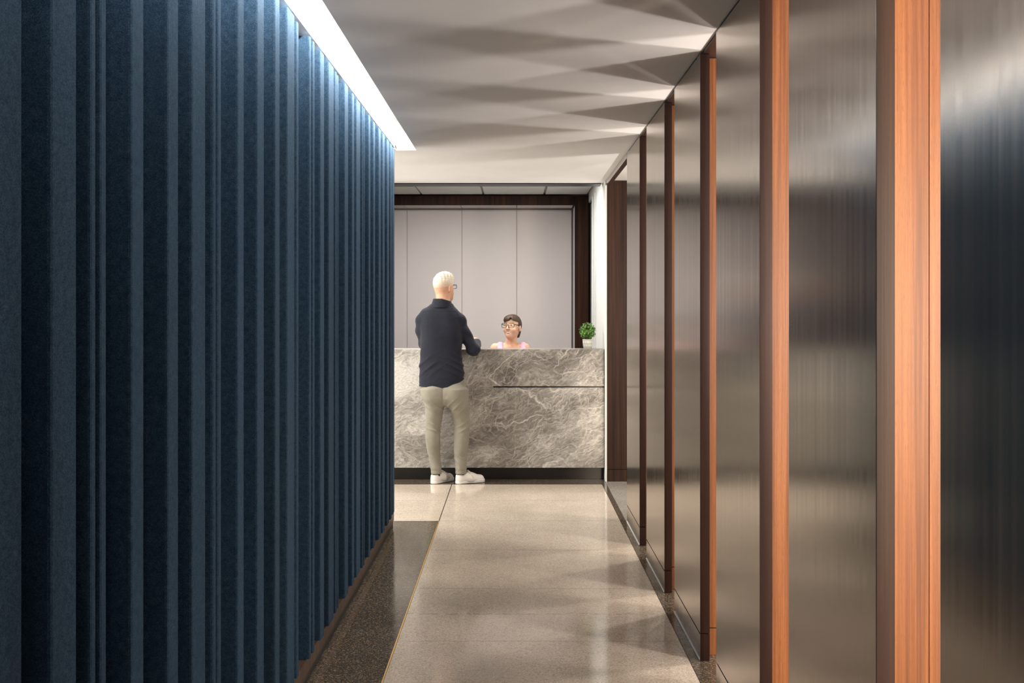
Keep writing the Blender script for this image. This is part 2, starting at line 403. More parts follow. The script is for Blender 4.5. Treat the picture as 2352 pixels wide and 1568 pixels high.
# ------------------------------------------------------------------ steel dividers
ends = [(1.150, 1.8525), (2.182, 2.874), (3.216, 3.909), (4.247, 4.928), (5.257, 5.966), (6.297, 7.002)]
names = ['brushed steel and wood divider nearest the camera, at the right edge',
         'second nearest steel divider, with the widest lit orange wood edge',
         'third nearest steel divider, between two bright orange wood edges',
         'fourth steel divider from the camera, with a narrow glowing orange edge',
         'fifth steel divider from the camera, thin and second from the desk',
         'farthest and narrowest steel divider, closest to the stone desk']
for i, (a, b) in enumerate(ends):
    t = thing('steel_divider', (X_PANEL + 0.1, (a + b) / 2, 0), names[i], 'divider', 'steel dividers along the corridor')
    x = X_PANEL
    BX(x, x + 0.004, a, b, 0.119, 2.586, b=0.0006).build('steel_sheet', 'steel', t)
    BX(x, x + 0.004, a, b, 0.001, 0.112, b=0.0006).build('base_plate', 'steel', t)
    MB().box(x + 0.0041, x + 0.040, a, b, 0.1195, 2.586).box(x + 0.0002, x + 0.040, a - 0.004, a - 0.0001, 0.1195, 2.586).build('wood_edge', 'shaded_edge_wood', t)
    MB().box(x + 0.0041, x + 0.040, a, b, 0.001, 0.115).box(x + 0.0002, x + 0.040, a - 0.004, a - 0.0001, 0.001, 0.115).build('base_block', 'shaded_edge_wood', t)
    BX(x + 0.0402, x + 0.145, a + 0.07, b - 0.03, 0.1195, 2.586, b=0.001).build('wood_post', 'divider_wood', t)
    BX(x + 0.0402, x + 0.145, a + 0.07, b - 0.03, 0.001, 0.115, b=0.001).build('base_block', 'divider_wood', t)
    BX(x + 0.152, x + 0.22, a + 0.085, b - 0.03, 0.001, 2.586, b=0.001).build('wood_back', 'divider_wood', t)
    BX(x + 0.006, x + 0.20, a + 0.12, b - 0.05, 2.5865, 2.599).build('shadow_gap', 'black_trim', t)
    BX(x - 0.004, x - 0.0001, a, b, 0.0005, 0.005).build('sealant_bead', 'white_paint', t)
    if i > 0:
        BX(x + 0.012, x + 0.16, ends[i - 1][1] - 0.02, a + 0.068, 2.588, 2.5995).build('gap_soffit', 'shaded_edge_wood', t)

# ------------------------------------------------------------------ reception desk
DX0, DX1, DY = -1.395, 0.785, 8.66
desk = thing('reception_desk', (-0.9, 9.0, 0), 'reception desk faced in grey stone with white veins on a black plinth', 'desk')
g0, g1, gx = 0.806, 0.818, -0.182
st = MB()
st.box(DX0, DX1, DY, DY + 0.03, 0.110, g0)
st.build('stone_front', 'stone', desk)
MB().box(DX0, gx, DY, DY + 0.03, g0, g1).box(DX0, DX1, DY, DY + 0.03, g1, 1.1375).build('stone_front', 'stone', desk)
BX(gx, DX1, DY + 0.014, DY + 0.028, g0 - 0.001, g1 + 0.001).build('shadow_groove', 'black_trim', desk)
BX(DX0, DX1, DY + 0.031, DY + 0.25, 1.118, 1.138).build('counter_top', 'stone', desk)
BX(DX0, DX1 - 0.008, DY + 0.062, DY + 0.09, 0.001, 0.110).build('plinth', 'black_plinth', desk)
BX(DX0, DX1, DY + 0.092, DY + 0.12, 0.001, 1.117).build('inner_panel', 'dark_wood', desk)
BX(DX0, DX1, DY + 0.121, DY + 0.34, 0.715, 0.745).build('work_surface', 'dark_wood', desk)

# ------------------------------------------------------------------ potted topiary
m = bpy.data.materials.new('pot_glaze'); t = NT(m)
geo = t.n('TexCoord', 3)
sp = t.n('SeparateXYZ', 0, Vector=geo); sy, sz = sp.node.outputs[1], sp.node.outputs[2]
ang = t.math('MULTIPLY', t.math('ARCTAN2', sy, sp), 12 / (2 * math.pi))
row = t.math('MULTIPLY', sz, 1 / 0.030)
def cell(off):
    u = t.math('ABSOLUTE', t.math('SUBTRACT', t.math('FRACT', t.math('ADD', ang, off)), 0.5))
    v = t.math('ABSOLUTE', t.math('SUBTRACT', t.math('FRACT', t.math('ADD', t.math('MULTIPLY', row, 0.5), off)), 0.5))
    return t.math('SQRT', t.math('ADD', t.math('POWER', t.math('MULTIPLY', u, 2.0), 2.0), t.math('POWER', t.math('MULTIPLY', v, 2.2), 2.0)))
dmin = t.math('MINIMUM', cell(0.0), cell(0.5))
ring = t.ramp(t.math('ABSOLUTE', t.math('SUBTRACT', dmin, 0.62)), [(0.05, 0.0), (0.14, 1.0)])
t.principled(Base__Color=t.mix(ring, (0.30, 0.29, 0.25), (0.64, 0.63, 0.57)), Roughness=0.55, Normal=t.bump(ring, 0.5, 0.003))
MATS['pot'] = m
m = bpy.data.materials.new('boxwood_leaf'); t = NT(m)
rnd = t.n('NewGeometry'); rnd = rnd.node.outputs['Random Per Island']
c = t.ramp(rnd, [(0.0, (0.014, 0.05, 0.009)), (0.5, (0.055, 0.16, 0.02)), (1.0, (0.19, 0.38, 0.04))])
t.principled(Base__Color=c, Roughness=0.35, Specular__IOR__Level=0.5)
MATS['leaf'] = m
plain('soil', (0.03, 0.02, 0.012), 0.9)
PC = ((1349.5 - VX) / F * 8.79, 8.79, 1.1385)
plant = thing('potted_topiary', PC, 'small round green topiary in a patterned off-white pot on the desk', 'plant')
pot = MB().lathe([(0.0, 0.0), (0.030, 0.0), (0.036, 0.004), (0.042, 0.045), (0.0445, 0.082), (0.0435, 0.084), (0.040, 0.082), (0.038, 0.07)], (0, 0, 0), 32).build('pot', 'pot', None, True)
pot.location = PC; put(pot, plant)
MB().lathe([(0.0, 0.072), (0.039, 0.072)], PC, 20).build('soil', 'soil', plant)
MB().tube([(PC[0], PC[1], PC[2] + 0.065), (PC[0], PC[1], PC[2] + 0.15)], 0.007).build('stem', 'base_wood', plant)
fo = MB(); rg = random.Random(3)
cc = np.array((PC[0] - 0.001, PC[1], PC[2] + 0.158))
for i in range(620):
    zz = rg.uniform(-1, 1); a = rg.uniform(0, 2 * math.pi); q = math.sqrt(1 - zz * zz)
    d = np.array((q * math.cos(a), q * math.sin(a), zz))
    rad = 0.070 * rg.uniform(0.72, 1.10)
    base = cc + d * rad
    nrm = d + np.array([rg.gauss(0, 0.55) for _ in range(3)]); nrm /= np.linalg.norm(nrm)
    u = np.cross(nrm, np.array([rg.gauss(0, 1) for _ in range(3)])); u /= np.linalg.norm(u)
    v = np.cross(nrm, u); L = rg.uniform(0.012, 0.019); W = L * 0.36
    fo.add([base - u * L * 0.5, base + v * W - u * 0.1 * L, base + v * W * 0.8 + u * L * 0.25, base + u * L * 0.55 - nrm * 0.003,
            base - v * W * 0.8 + u * L * 0.25, base - v * W - u * 0.1 * L, base + nrm * 0.003], [(0, 6, 1), (1, 6, 2), (2, 6, 3), (3, 6, 4), (4, 6, 5), (5, 6, 0)])
tag(fo.build('foliage', 'leaf', plant), kind='stuff')

# ------------------------------------------------------------------ people: signed-distance bodies meshed with surface nets
class Vol:
    def __init__(s, lo, hi, h):
        s.lo = np.array(lo, np.float32); s.h = h
        n = np.ceil((np.array(hi) - np.array(lo)) / h).astype(int) + 1
        s.ax = [s.lo[i] + h * np.arange(n[i], dtype=np.float32) for i in range(3)]
        s.v = np.full(n, 0.2, np.float32)
    def win(s, lo, hi):
        sl = []
        for i in range(3):
            a = int(max(0, math.floor((lo[i] - s.lo[i]) / s.h))); b = int(min(s.v.shape[i], math.ceil((hi[i] - s.lo[i]) / s.h) + 1))
            sl.append(slice(a, max(a, b)))
        return tuple(sl), s.ax[0][sl[0]][:, None, None], s.ax[1][sl[1]][None, :, None], s.ax[2][sl[2]][None, None, :]
    def blend(s, sl, d, k, cut=False):
        a = s.v[sl]
        if cut:
            if k <= 0: s.v[sl] = np.maximum(a, -d); return
            hh = np.clip(0.5 - 0.5 * (a + d) / k, 0, 1); s.v[sl] = a * (1 - hh) - d * hh + k * hh * (1 - hh); return
        if k <= 0: s.v[sl] = np.minimum(a, d); return
        hh = np.clip(0.5 + 0.5 * (a - d) / k, 0, 1)
        s.v[sl] = a * (1 - hh) + d * hh - k * hh * (1 - hh)
    def cone(s, a, b, ra, rb, k=0.02):
        a = np.array(a, float); b = np.array(b, float); m = max(ra, rb) + 0.03 + k * 2
        sl, X, Y, Z = s.win(np.minimum(a, b) - m, np.maximum(a, b) + m)
        ba = b - a; L = float(ba @ ba) + 1e-9
        t = np.clip(((X - a[0]) * ba[0] + (Y - a[1]) * ba[1] + (Z - a[2]) * ba[2]) / L, 0, 1)
        d = np.sqrt((X - a[0] - t * ba[0]) ** 2 + (Y - a[1] - t * ba[1]) ** 2 + (Z - a[2] - t * ba[2]) ** 2) - (ra + (rb - ra) * t)
        s.blend(sl, d.astype(np.float32), k); return s
    def chain(s, pts, rs, k=0.02):
        for p, q, a, b in zip(pts[:-1], pts[1:], rs[:-1], rs[1:]): s.cone(p, q, a, b, k)
        return s
    def ell(s, c, r, R=None, k=0.02, cut=False):
        c = np.array(c, float); R = np.eye(3) if R is None else np.array(R, float); m = max(r) + 0.03 + 2 * k
        sl, X, Y, Z = s.win(c - m, c + m)
        q = [((X - c[0]) * R[i][0] + (Y - c[1]) * R[i][1] + (Z - c[2]) * R[i][2]) / r[i] for i in range(3)]
        k0 = np.sqrt(q[0] ** 2 + q[1] ** 2 + q[2] ** 2)
        k1 = np.sqrt(sum((q[i] / r[i]) ** 2 for i in range(3))) + 1e-6
        s.blend(sl, (k0 * (k0 - 1) / k1).astype(np.float32), k, cut); return s
    def loft(s, sec, k=0.02, p=2.0, soft=3):
        sec = sorted(sec); A = np.array(sec, float)
        z0, z1 = A[0, 0], A[-1, 0]; r = A[:, 3:5].max()
        lo = (A[:, 1].min() - r - 0.06, A[:, 2].min() - r - 0.06, z0 - 0.05); hi = (A[:, 1].max() + r + 0.06, A[:, 2].max() + r + 0.06, z1 + 0.05)
        sl, X, Y, Z = s.win(lo, hi); zz = Z.ravel()
        def ip(j):
            f = np.interp(zz, A[:, 0], A[:, j])
            for _ in range(soft):
                f = np.convolve(np.pad(f, 2, mode='edge'), [0.1, 0.2, 0.4, 0.2, 0.1], mode='valid')
            return f[None, None, :].astype(np.float32)
        cx, cy, rx, ry = ip(1), ip(2), ip(3), ip(4)
        d = ((np.abs((X - cx) / rx) ** p + np.abs((Y - cy) / ry) ** p) ** (1 / p) - 1) * np.minimum(rx, ry)
        d = np.maximum(d, np.maximum(z0 - Z, Z - z1)); s.blend(sl, d.astype(np.float32), k); return s
    def mod(s, fn):
        X, Y, Z = s.ax[0][:, None, None], s.ax[1][None, :, None], s.ax[2][None, None, :]
        s.v = fn(s.v, X, Y, Z).astype(np.float32); return s
    def mesh(s, name, mat, parent, smooth=2):
        v = s.v; sgn = v < 0; n = np.array(v.shape) - 1
        cnt = np.zeros(n, np.int8); cor = [(i, j, k) for i in (0, 1) for j in (0, 1) for k in (0, 1)]
        sub = lambda a, o: a[o[0]:o[0] + n[0], o[1]:o[1] + n[1], o[2]:o[2] + n[2]]
        for o in cor: cnt += sub(sgn, o)
        act = (cnt > 0) & (cnt < 8); idx = np.argwhere(act)
        ids = np.full(n, -1, np.int64); ids[act] = np.arange(len(idx))
        val = {o: v[idx[:, 0] + o[0], idx[:, 1] + o[1], idx[:, 2] + o[2]] for o in cor}
        P = np.zeros((len(idx), 3)); C = np.zeros(len(idx))
        for o in cor:
            for a in range(3):
                if o[a]: continue
                q = list(o); q[a] = 1; va, vb = val[o], val[tuple(q)]
                m = (va < 0) != (vb < 0); t = va[m] / (va[m] - vb[m])
                e = np.tile(np.array(o, float), (m.sum(), 1)); e[:, a] = t
                P[m] += e; C[m] += 1
        V = s.lo + s.h * (idx + P / C[:, None])
        faces = []
        for a in range(3):
            b, c = (a + 1) % 3, (a + 2) % 3
            s0 = [slice(None)] * 3; s1 = [slice(None)] * 3; s0[a] = slice(0, -1); s1[a] = slice(1, None)
            A, B = sgn[tuple(s0)], sgn[tuple(s1)]
            for flip, msk in ((False, A & ~B), (True, ~A & B)):
                e = np.argwhere(msk); e = e[(e[:, b] > 0) & (e[:, c] > 0) & (e[:, b] < v.shape[b] - 1) & (e[:, c] < v.shape[c] - 1)]
                if not len(e): continue
                q = []
                for db, dc in ((0, 0), (-1, 0), (-1, -1), (0, -1)):
                    w = e.copy(); w[:, b] += db; w[:, c] += dc; q.append(ids[w[:, 0], w[:, 1], w[:, 2]])
                q = np.stack(q, 1); faces.append(q[:, ::-1] if flip else q)
        Fc = np.concatenate(faces)
        for _ in range(smooth):     # light Laplacian smoothing
            acc = np.zeros_like(V); w = np.zeros(len(V))
            for i in range(4):
                for j in (1, 3):
                    np.add.at(acc, Fc[:, i], V[Fc[:, (i + j) % 4]]); np.add.at(w, Fc[:, i], 1)
            V = V * 0.5 + 0.5 * acc / np.maximum(w, 1)[:, None]
        me = bpy.data.meshes.new(name)
        me.vertices.add(len(V)); me.vertices.foreach_set('co', V.astype(np.float32).ravel())
        me.loops.add(Fc.size); me.loops.foreach_set('vertex_index', Fc.astype(np.int32).ravel())
        me.polygons.add(len(Fc)); me.polygons.foreach_set('loop_start', np.arange(0, Fc.size, 4, dtype=np.int32))
        me.polygons.foreach_set('loop_total', np.full(len(Fc), 4, np.int32))
        me.update(calc_edges=True); me.validate()
        me.polygons.foreach_set('use_smooth', [True] * len(me.polygons))
        me.materials.append(MATS[mat]); o = bpy.data.objects.new(name, me); col.objects.link(o)
        if parent is not None: put(o, parent)
        return o

def skin_mat(name, c, ruddy):
    m = bpy.data.materials.new(name); t = NT(m)
    n = t.noise(t.pos(), 35, 3)
    t.principled(Base__Color=t.ramp(n, [(0.35, c), (0.65, ruddy)]), Roughness=0.5, Specular__IOR__Level=0.35,
                 Subsurface__Weight=0.15, Subsurface__Radius=(0.01, 0.004, 0.002))
    MATS[name] = m
skin_mat('skin_fair', (0.62, 0.36, 0.24), (0.58, 0.31, 0.20))
skin_mat('skin_warm', (0.72, 0.45, 0.31), (0.69, 0.39, 0.26))
def cloth(name, c, weave=700, rough=0.85, fold=0.2):
    m = bpy.data.materials.new(name); t = NT(m)
    w = t.noise(t.pos(), weave, 2); b = t.noise(t.pos(), 9, 3)
    cc = t.ramp(t.math('ADD', t.math('MULTIPLY', w, 0.5), t.math('MULTIPLY', b, 0.5)), [(0.35, tuple(x * 0.85 for x in c)), (0.65, tuple(x * 1.15 for x in c))])
    t.principled(Base__Color=cc, Roughness=rough, Specular__IOR__Level=0.2, Sheen__Weight=0.1, Normal=t.bump(t.math('ADD', t.noise(t.pos((1, 1, 1.6), (0, 0.5, 0)), 16, 5, 0.6, 0.8), t.math('MULTIPLY', w, 0.03)), fold, 0.03))
    MATS[name] = m
cloth('navy_cotton', (0.015, 0.0165, 0.026)); cloth('khaki_cotton', (0.265, 0.245, 0.195)); cloth('black_knit', (0.008, 0.008, 0.009))
cloth('pink_cotton', (0.66, 0.38, 0.50))
def hair_mat(name, a, b, sc=(1, 1, 0.25), rough=0.5):
    m = bpy.data.materials.new(name); t = NT(m)
    n = t.noise(t.pos(sc), 190, 4, 0.7)
    t.principled(Base__Color=t.ramp(n, [(0.35, a), (0.65, b)]), Roughness=rough, Specular__IOR__Level=0.4, Normal=t.bump(n, 0.6, 0.004))
    MATS[name] = m
m = bpy.data.materials.new('white_hair'); t = NT(m)
n = t.noise(t.pos((1, 1, 0.6)), 190, 4, 0.7)
hz = t.n('SeparateXYZ', 2, Vector=t.pos())
crop = t.n('MapRange', Value=hz, _1=1.650, _2=1.745, _3=0.0, _4=1.0)
t.principled(Base__Color=t.mix(crop, t.ramp(n, [(0.35, (0.58, 0.34, 0.23)), (0.65, (0.63, 0.40, 0.28))]), t.ramp(n, [(0.35, (0.60, 0.51, 0.38)), (0.65, (0.84, 0.78, 0.66))])),
             Roughness=0.5, Specular__IOR__Level=0.4, Normal=t.bump(n, 0.5, 0.004))
MATS['white_hair'] = m
hair_mat('brown_hair', (0.022, 0.012, 0.007), (0.085, 0.048, 0.027))
plain('white_leather', (0.78, 0.74, 0.69), 0.5, vary=0.03); plain('white_rubber', (0.80, 0.77, 0.72), 0.6); plain('lace', (0.82, 0.76, 0.68), 0.8)
plain('dark_frame', (0.012, 0.013, 0.016), 0.25); plain('eye_white', (0.8, 0.78, 0.75), 0.2); plain('iris', (0.05, 0.03, 0.02), 0.2)
plain('lip', (0.50, 0.17, 0.15), 0.4); plain('teeth', (0.88, 0.86, 0.80), 0.25); plain('brow', (0.05, 0.03, 0.02), 0.8)
plain('mouth_dark', (0.06, 0.015, 0.012), 0.6)
m = bpy.data.materials.new('lens_glass'); t = NT(m)
tr_ = t.n('BsdfTransparent', Color=(0.95, 0.98, 0.96)); gl = t.n('BsdfGlossy', Color=(0.75, 1.0, 0.9), Roughness=0.03)
fr_ = t.n('LayerWeight', 0, Blend=0.12)
mx = t.t.nodes.new('ShaderNodeMixShader'); t.t.links.new(fr_, mx.inputs[0]); t.t.links.new(tr_, mx.inputs[1]); t.t.links.new(gl, mx.inputs[2])
t.t.links.new(mx.outputs[0], t.out.inputs[0]); MATS['lens'] = m

def head_frame(yaw, pitch, sign):
    """rows: side, forward, up in world axes; sign +1 looks along +y, -1 along -y"""
    f = np.array((math.sin(yaw), sign * math.cos(yaw), 0.0)); u = np.array((0, 0, 1.0))
    f2 = f * math.cos(pitch) + u * math.sin(pitch); u2 = u * math.cos(pitch) - f * math.sin(pitch)
    s = np.cross(f2, u2); return np.array([s, f2, u2])
def hand(vol, wrist, d, nrm, thumb, L=0.185, curl=0.5):
    """palm and five curled fingers; d = pointing direction, nrm = back of hand, thumb = +1/-1 side"""
    w = np.array(wrist, float); d = np.array(d, float); d /= np.linalg.norm(d)
    nrm = np.array(nrm, float); nrm -= d * (nrm @ d); nrm /= np.linalg.norm(nrm); sd = np.cross(d, nrm) * thumb
    k = L / 0.185
    for j in range(4):
        o = sd * (0.027 - 0.018 * j) * k
        vol.cone(w + o * 0.6 + d * 0.012, w + o + d * 0.085 * k, 0.013 * k, 0.011 * k, 0.014)
    for j, ln in enumerate((0.075, 0.084, 0.077, 0.060)):
        p = w + sd * (0.028 - 0.0187 * j) * k + d * 0.088 * k; a = curl * (0.55 + 0.12 * j); q = d.copy()
        for seg, r in ((0.45, 0.0088), (0.30, 0.008), (0.25, 0.0072)):
            q2 = d * math.cos(a) - nrm * math.sin(a); e = p + q2 * ln * seg * k
            vol.cone(p, e, r * k, (r - 0.0006) * k, 0.003); p = e; a += curl * 0.75
    p = w + sd * 0.024 * k + d * 0.022 * k; q = sd * 0.62 + d * 0.72 - nrm * 0.25; q /= np.linalg.norm(q)
    e = p + q * 0.042 * k; vol.cone(p, e, 0.014 * k, 0.0105 * k, 0.008)
    q = sd * 0.15 + d * 0.9 - nrm * 0.4; q /= np.linalg.norm(q); vol.cone(e, e + q * 0.032 * k, 0.010 * k, 0.008 * k, 0.004)
def glasses(parent, c, R, w, h, gap, back, temple_drop=0.0, th=0.0022, lens=True):
    """two rounded frames, bridge and temples; c = bridge centre"""
    W = lambda a, b, d: tuple(np.array(c) + R[0] * a + R[1] * b + R[2] * d)
    g = None; fr = MB()
    for s in (-1, 1):
        cx = s * (gap / 2 + w / 2); loop = []
        for i in range(20):
            a = 2 * math.pi * i / 20; ca, sa = math.cos(a), math.sin(a)
            ex = abs(ca) ** 0.6 * math.copysign(1, ca) * w / 2; ez = abs(sa) ** 0.6 * math.copysign(1, sa) * h / 2
            loop.append((cx + ex * (1 + 0.06 * sa), -0.010 * (abs(cx + ex) / (w + gap / 2)) ** 2, ez))
        fr.tube([W(*q) for q in loop], th, 6, True)
    fr.tube([W(-gap / 2 - 0.002, 0, 0.002), W(0, 0.003, 0.005), W(gap / 2 + 0.002, 0, 0.002)], th, 6)
    g = fr.build('glasses', 'dark_frame', parent, True); tag(g, 'dark framed glasses')
    for s in (-1, 1):
        o = s * (w + gap / 2)
        MB().tube([W(o, -0.010, h * 0.25), W(s * (abs(o) + 0.006), -0.02, h * 0.28), W(s * (abs(o) + 0.008), -back, h * 0.22 - temple_drop), W(s * (abs(o) + 0.004), -back - 0.022, h * 0.22 - temple_drop - 0.016)], th * 1.15, 6).build('temple_arm', 'dark_frame', g, True)
        if lens:
            cx = s * (gap / 2 + w / 2); vs = []; n = 20
            for i in range(n):
                a = 2 * math.pi * i / n; ca, sa = math.cos(a), math.sin(a)
                ex = abs(ca) ** 0.6 * math.copysign(1, ca) * w / 2; ez = abs(sa) ** 0.6 * math.copysign(1, sa) * h / 2
                vs.append(W(cx + ex, -0.010 * (abs(cx + ex) / (w + gap / 2)) ** 2, ez))
            vs += [tuple(np.array(q) + R[1] * 0.0012) for q in vs]
            MB().add(vs, [tuple(range(n))[::-1], tuple(range(n, 2 * n))] + [(i, (i + 1) % n, n + (i + 1) % n, n + i) for i in range(n)]).build('lens', 'lens', g)
    return g

# ------------------------------------------------------------------ the standing visitor
D0 = 8.50; S0 = F / D0
def M(px, py, dy=0.0): return ((px - VX) / S0, D0 + dy, CZ - (py - VY) / S0)
def MX(px): return (px - VX) / S0
def MZ(py): return CZ - (py - VY) / S0
man = thing('person', (MX(1022), D0, 0), 'person in a navy shirt and khaki trousers standing at the desk, back turned', 'person')
Rm = head_frame(math.radians(36), 0.0, 1)
hc = np.array((MX(1018.5), D0 + 0.035, 1.683))
def HM(a, b, c): return hc + Rm[0] * a + Rm[1] * b + Rm[2] * c
WR = np.array((-0.327, 8.775, 1.198)); WL = np.array((-0.60, 8.80, 1.175))
EL = np.array(M(1086, 801, 0.035)); EL2 = np.array(M(972, 790, 0.06))
b = Vol((-0.90, 8.28, -0.01), (-0.18, 9.02, 1.82), 0.0055)
b.ell(HM(0, -0.006, 0.012), (0.075, 0.096, 0.098), Rm, 0.02)
b.ell(HM(0, 0.045, -0.055), (0.058, 0.058, 0.072), Rm, 0.03)
b.ell(HM(0, 0.082, -0.105), (0.026, 0.022, 0.022), Rm, 0.03)
b.cone(HM(0, 0.098, -0.005), HM(0, 0.116, -0.035), 0.009, 0.014, 0.012)
for s in (-1, 1):
    b.ell(HM(s * 0.079, -0.006, -0.020), (0.009, 0.019, 0.033), Rm, 0.006)
    b.ell(HM(s * 0.084, -0.013, -0.016), (0.007, 0.014, 0.030), Rm, 0.006)
b.chain([M(1016, 735, 0.0), M(1017, 700, 0.006), HM(0, -0.012, -0.045)], [0.062, 0.058, 0.060], 0.025)
# trunk and limbs under the clothes
b.loft([(MZ(900), MX(1020), D0, 0.155, 0.10), (MZ(860), MX(1016), D0, 0.16, 0.095), (MZ(800), MX(1012), D0, 0.155, 0.09), (MZ(740), MX(1010), D0, 0.16, 0.095), (MZ(716), MX(1011), D0, 0.10, 0.06)], 0.03)
b.chain([M(1044, 738), M(1062, 760, 0.015), EL, WR], [0.034, 0.036, 0.034, 0.026], 0.02)
b.chain([M(978, 738), M(964, 760, 0.02), EL2, WL], [0.034, 0.034, 0.034, 0.026], 0.02)
b.chain([M(998, 905), M(996, 975, 0.012), M(1001.5, 1092, 0.008)], [0.07, 0.05, 0.029], 0.03)
b.chain([M(1048, 905), M(1060, 975, 0.035), M(1058.8, 1092, 0.008)], [0.07, 0.05, 0.029], 0.03)
FT = [((MX(999), 8.496), 36, MX(1001.8)), ((MX(1056), 8.494), 63, MX(1058.9))]
for (fx, fy), ang, _ in FT:
    d = np.array((math.sin(math.radians(ang)), math.cos(math.radians(ang)), 0)); o = np.array((fx, fy, 0))
    b.cone(o + d * 0.02 + (0, 0, 0.05), o + d * 0.16 + (0, 0, 0.03), 0.024, 0.020, 0.01)
hand(b, WR, (-0.30, 0.75, 0.30), (0.25, -0.25, 0.9), -1, curl=0.55)
hand(b, WL, (0.55, 0.7, 0.0), (0, 0, 1), 1, curl=0.5)
b.mesh('body', 'skin_fair', man)
# short white hair, closer at the sides
hv = Vol(hc - 0.16, hc + 0.17, 0.0035)
hv.ell(HM(0, -0.008, 0.020), (0.080, 0.101, 0.104), Rm, 0)
hv.ell(HM(0.0, 0.03, 0.070), (0.066, 0.076, 0.058), Rm, 0.02)
def hair_cut(v, X, Y, Z):
    a = (X - hc[0]) * Rm[0][0] + (Y - hc[1]) * Rm[0][1]; f = (X - hc[0]) * Rm[1][0] + (Y - hc[1]) * Rm[1][1]; u = Z - hc[2]
    n = 0.0028 * np.sin(130 * a + 60 * f + 25 * np.sin(30 * u)) * np.sin(95 * f - 70 * u) + 0.002 * np.sin(210 * f + 90 * a)
    v = v + n * np.clip((u - 0.03) / 0.05, 0.03, 1)
    v = v + np.clip((0.045 - u) / 0.10, 0, 1) * 0.0085                # fades out towards the neck
    face = np.maximum(0.058 + 0.10 * np.maximum(-(u - 0.045), 0) * -1 - f, u - 0.052)
    return np.maximum(v, -np.minimum(face, 1) * 1.0) if False else np.maximum(np.maximum(v, -(u + 0.085)), np.minimum(f - 0.062, 0.058 - u))
hv.mod(hair_cut)
hv.mesh('hair', 'white_hair', man, 1)
glasses(man, HM(0, 0.112, 0.000), Rm, 0.050, 0.036, 0.019, 0.105, lens=True)

def folds(X, Y, Z, cx):
    x = X - cx; z = Z
    w = 0.35 * np.sin(7 * x + 5 * z) + 0.2 * np.sin(13 * z - 9 * x)
    return np.sin(46 * (z + 0.55 * x + 0.05 * w) + 1.5 * np.sin(9 * x + 4 * z)), np.sin(38 * (z - 0.75 * x + 0.06 * w) + 0.7)
# navy shirt
sv = Vol((-0.92, 8.30, 0.76), (-0.22, 8.86, 1.62), 0.0055)
def sec(py, l, r, ry, dy=0.0): return (MZ(py), MX((l + r) / 2), D0 + dy, (r - l) / 2 / S0, ry)
sv.loft([sec(889, 962.5, 1068, 0.128), sec(870, 963, 1067, 0.125), sec(850, 964, 1065, 0.119), sec(825, 965, 1061, 0.112), sec(800, 966, 1060, 0.113), sec(770, 965, 1062, 0.118),
         sec(745, 962, 1062, 0.118, 0.004), sec(728, 963, 1058, 0.108, 0.006), sec(715, 970, 1052, 0.092, 0.008), sec(705, 981, 1045, 0.078, 0.01), sec(697, 990, 1039, 0.068, 0.012)], 0.02, 2.3)
sv.chain([M(978, 722, 0.005), M(967.5, 736, 0.005), M(966, 760, 0.02), tuple(EL2)], [0.046, 0.048, 0.045, 0.040], 0.025)
sv.chain([tuple(EL2), tuple(EL2 + (WL - EL2) * 0.75)], [0.046, 0.040], 0.02)
sv.chain([M(1042, 721, 0.005), M(1056, 734, 0.005), M(1065, 760, 0.015), tuple(EL)], [0.046, 0.051, 0.049, 0.053], 0.022)
sv.chain([tuple(EL), tuple(EL + (WR - EL) * 0.72)], [0.055, 0.046], 0.02)
sv.ell(EL + (0.012, -0.01, -0.018), (0.05, 0.05, 0.036), None, 0.02)
def shirt_mod(v, X, Y, Z):
    f1, f2 = folds(X, Y, Z, MX(1012))
    low = np.clip((MZ(775) - Z) / 0.12, 0, 1); mid = np.clip(1 - np.abs(Z - MZ(838)) / 0.13, 0, 1)
    rt = np.clip((X - MX(1000)) / 0.12, 0, 1); lf = np.clip((MX(1025) - X) / 0.12, 0, 1)
    v = v - 0.009 * (1 - np.abs(f1)) ** 1.5 * mid * rt - 0.008 * (1 - np.abs(f2)) ** 1.5 * mid * lf - 0.003 * np.sin(30 * (X - MX(1010)) + 8 * Z) * (1 - low)
    arm = np.clip((X - MX(1064)) / 0.03, 0, 1); v = v - 0.0035 * np.sin(70 * (Z + 0.5 * X)) * arm
    yoke = np.exp(-((Z - (MZ(716.5) - 0.1 * (X - MX(1010)) ** 2)) / 0.004) ** 2); v = v + 0.0022 * yoke * (np.abs(X - MX(1008)) < 0.155)
    hem = MZ(887.5) + np.clip((X - MX(1030)) / (MX(1070) - MX(1030)), 0, 1) ** 1.5 * 0.072 + 0.004 * np.sin(22 * X)
    v = v + 0.003 * np.exp(-((Z - hem - 0.022) / 0.004) ** 2)
    return np.maximum(v, hem - Z)
sv.mod(shirt_mod)
shirt = sv.mesh('shirt', 'navy_cotton', man, 1); tag(shirt, 'long-sleeved navy shirt')
cv = Vol((-0.78, 8.36, 1.44), (-0.44, 8.66, 1.62), 0.004)
cv.loft([(MZ(706), MX(1014), D0 + 0.004, 0.095, 0.088), (MZ(697), MX(1014.5), D0 + 0.006, 0.086, 0.082), (MZ(684), MX(1015), D0 + 0.008, 0.073, 0.072)], 0, 2.0)
cv.mod(lambda v, X, Y, Z: np.maximum(np.maximum(v, Z - (MZ(685.5) - 0.30 * np.clip(X - MX(1016), 0, 1) - 0.16 * np.clip(Y - D0, 0, 1))), -(np.sqrt((X - MX(1016)) ** 2 + (Y - D0 - 0.006) ** 2) - 0.0655)))
cv.mesh('collar', 'navy_cotton', shirt, 1)
ccv = Vol(WR - 0.14, WR + 0.10, 0.004)
c0, c1 = EL + (WR - EL) * 0.66, EL + (WR - EL) * 0.86
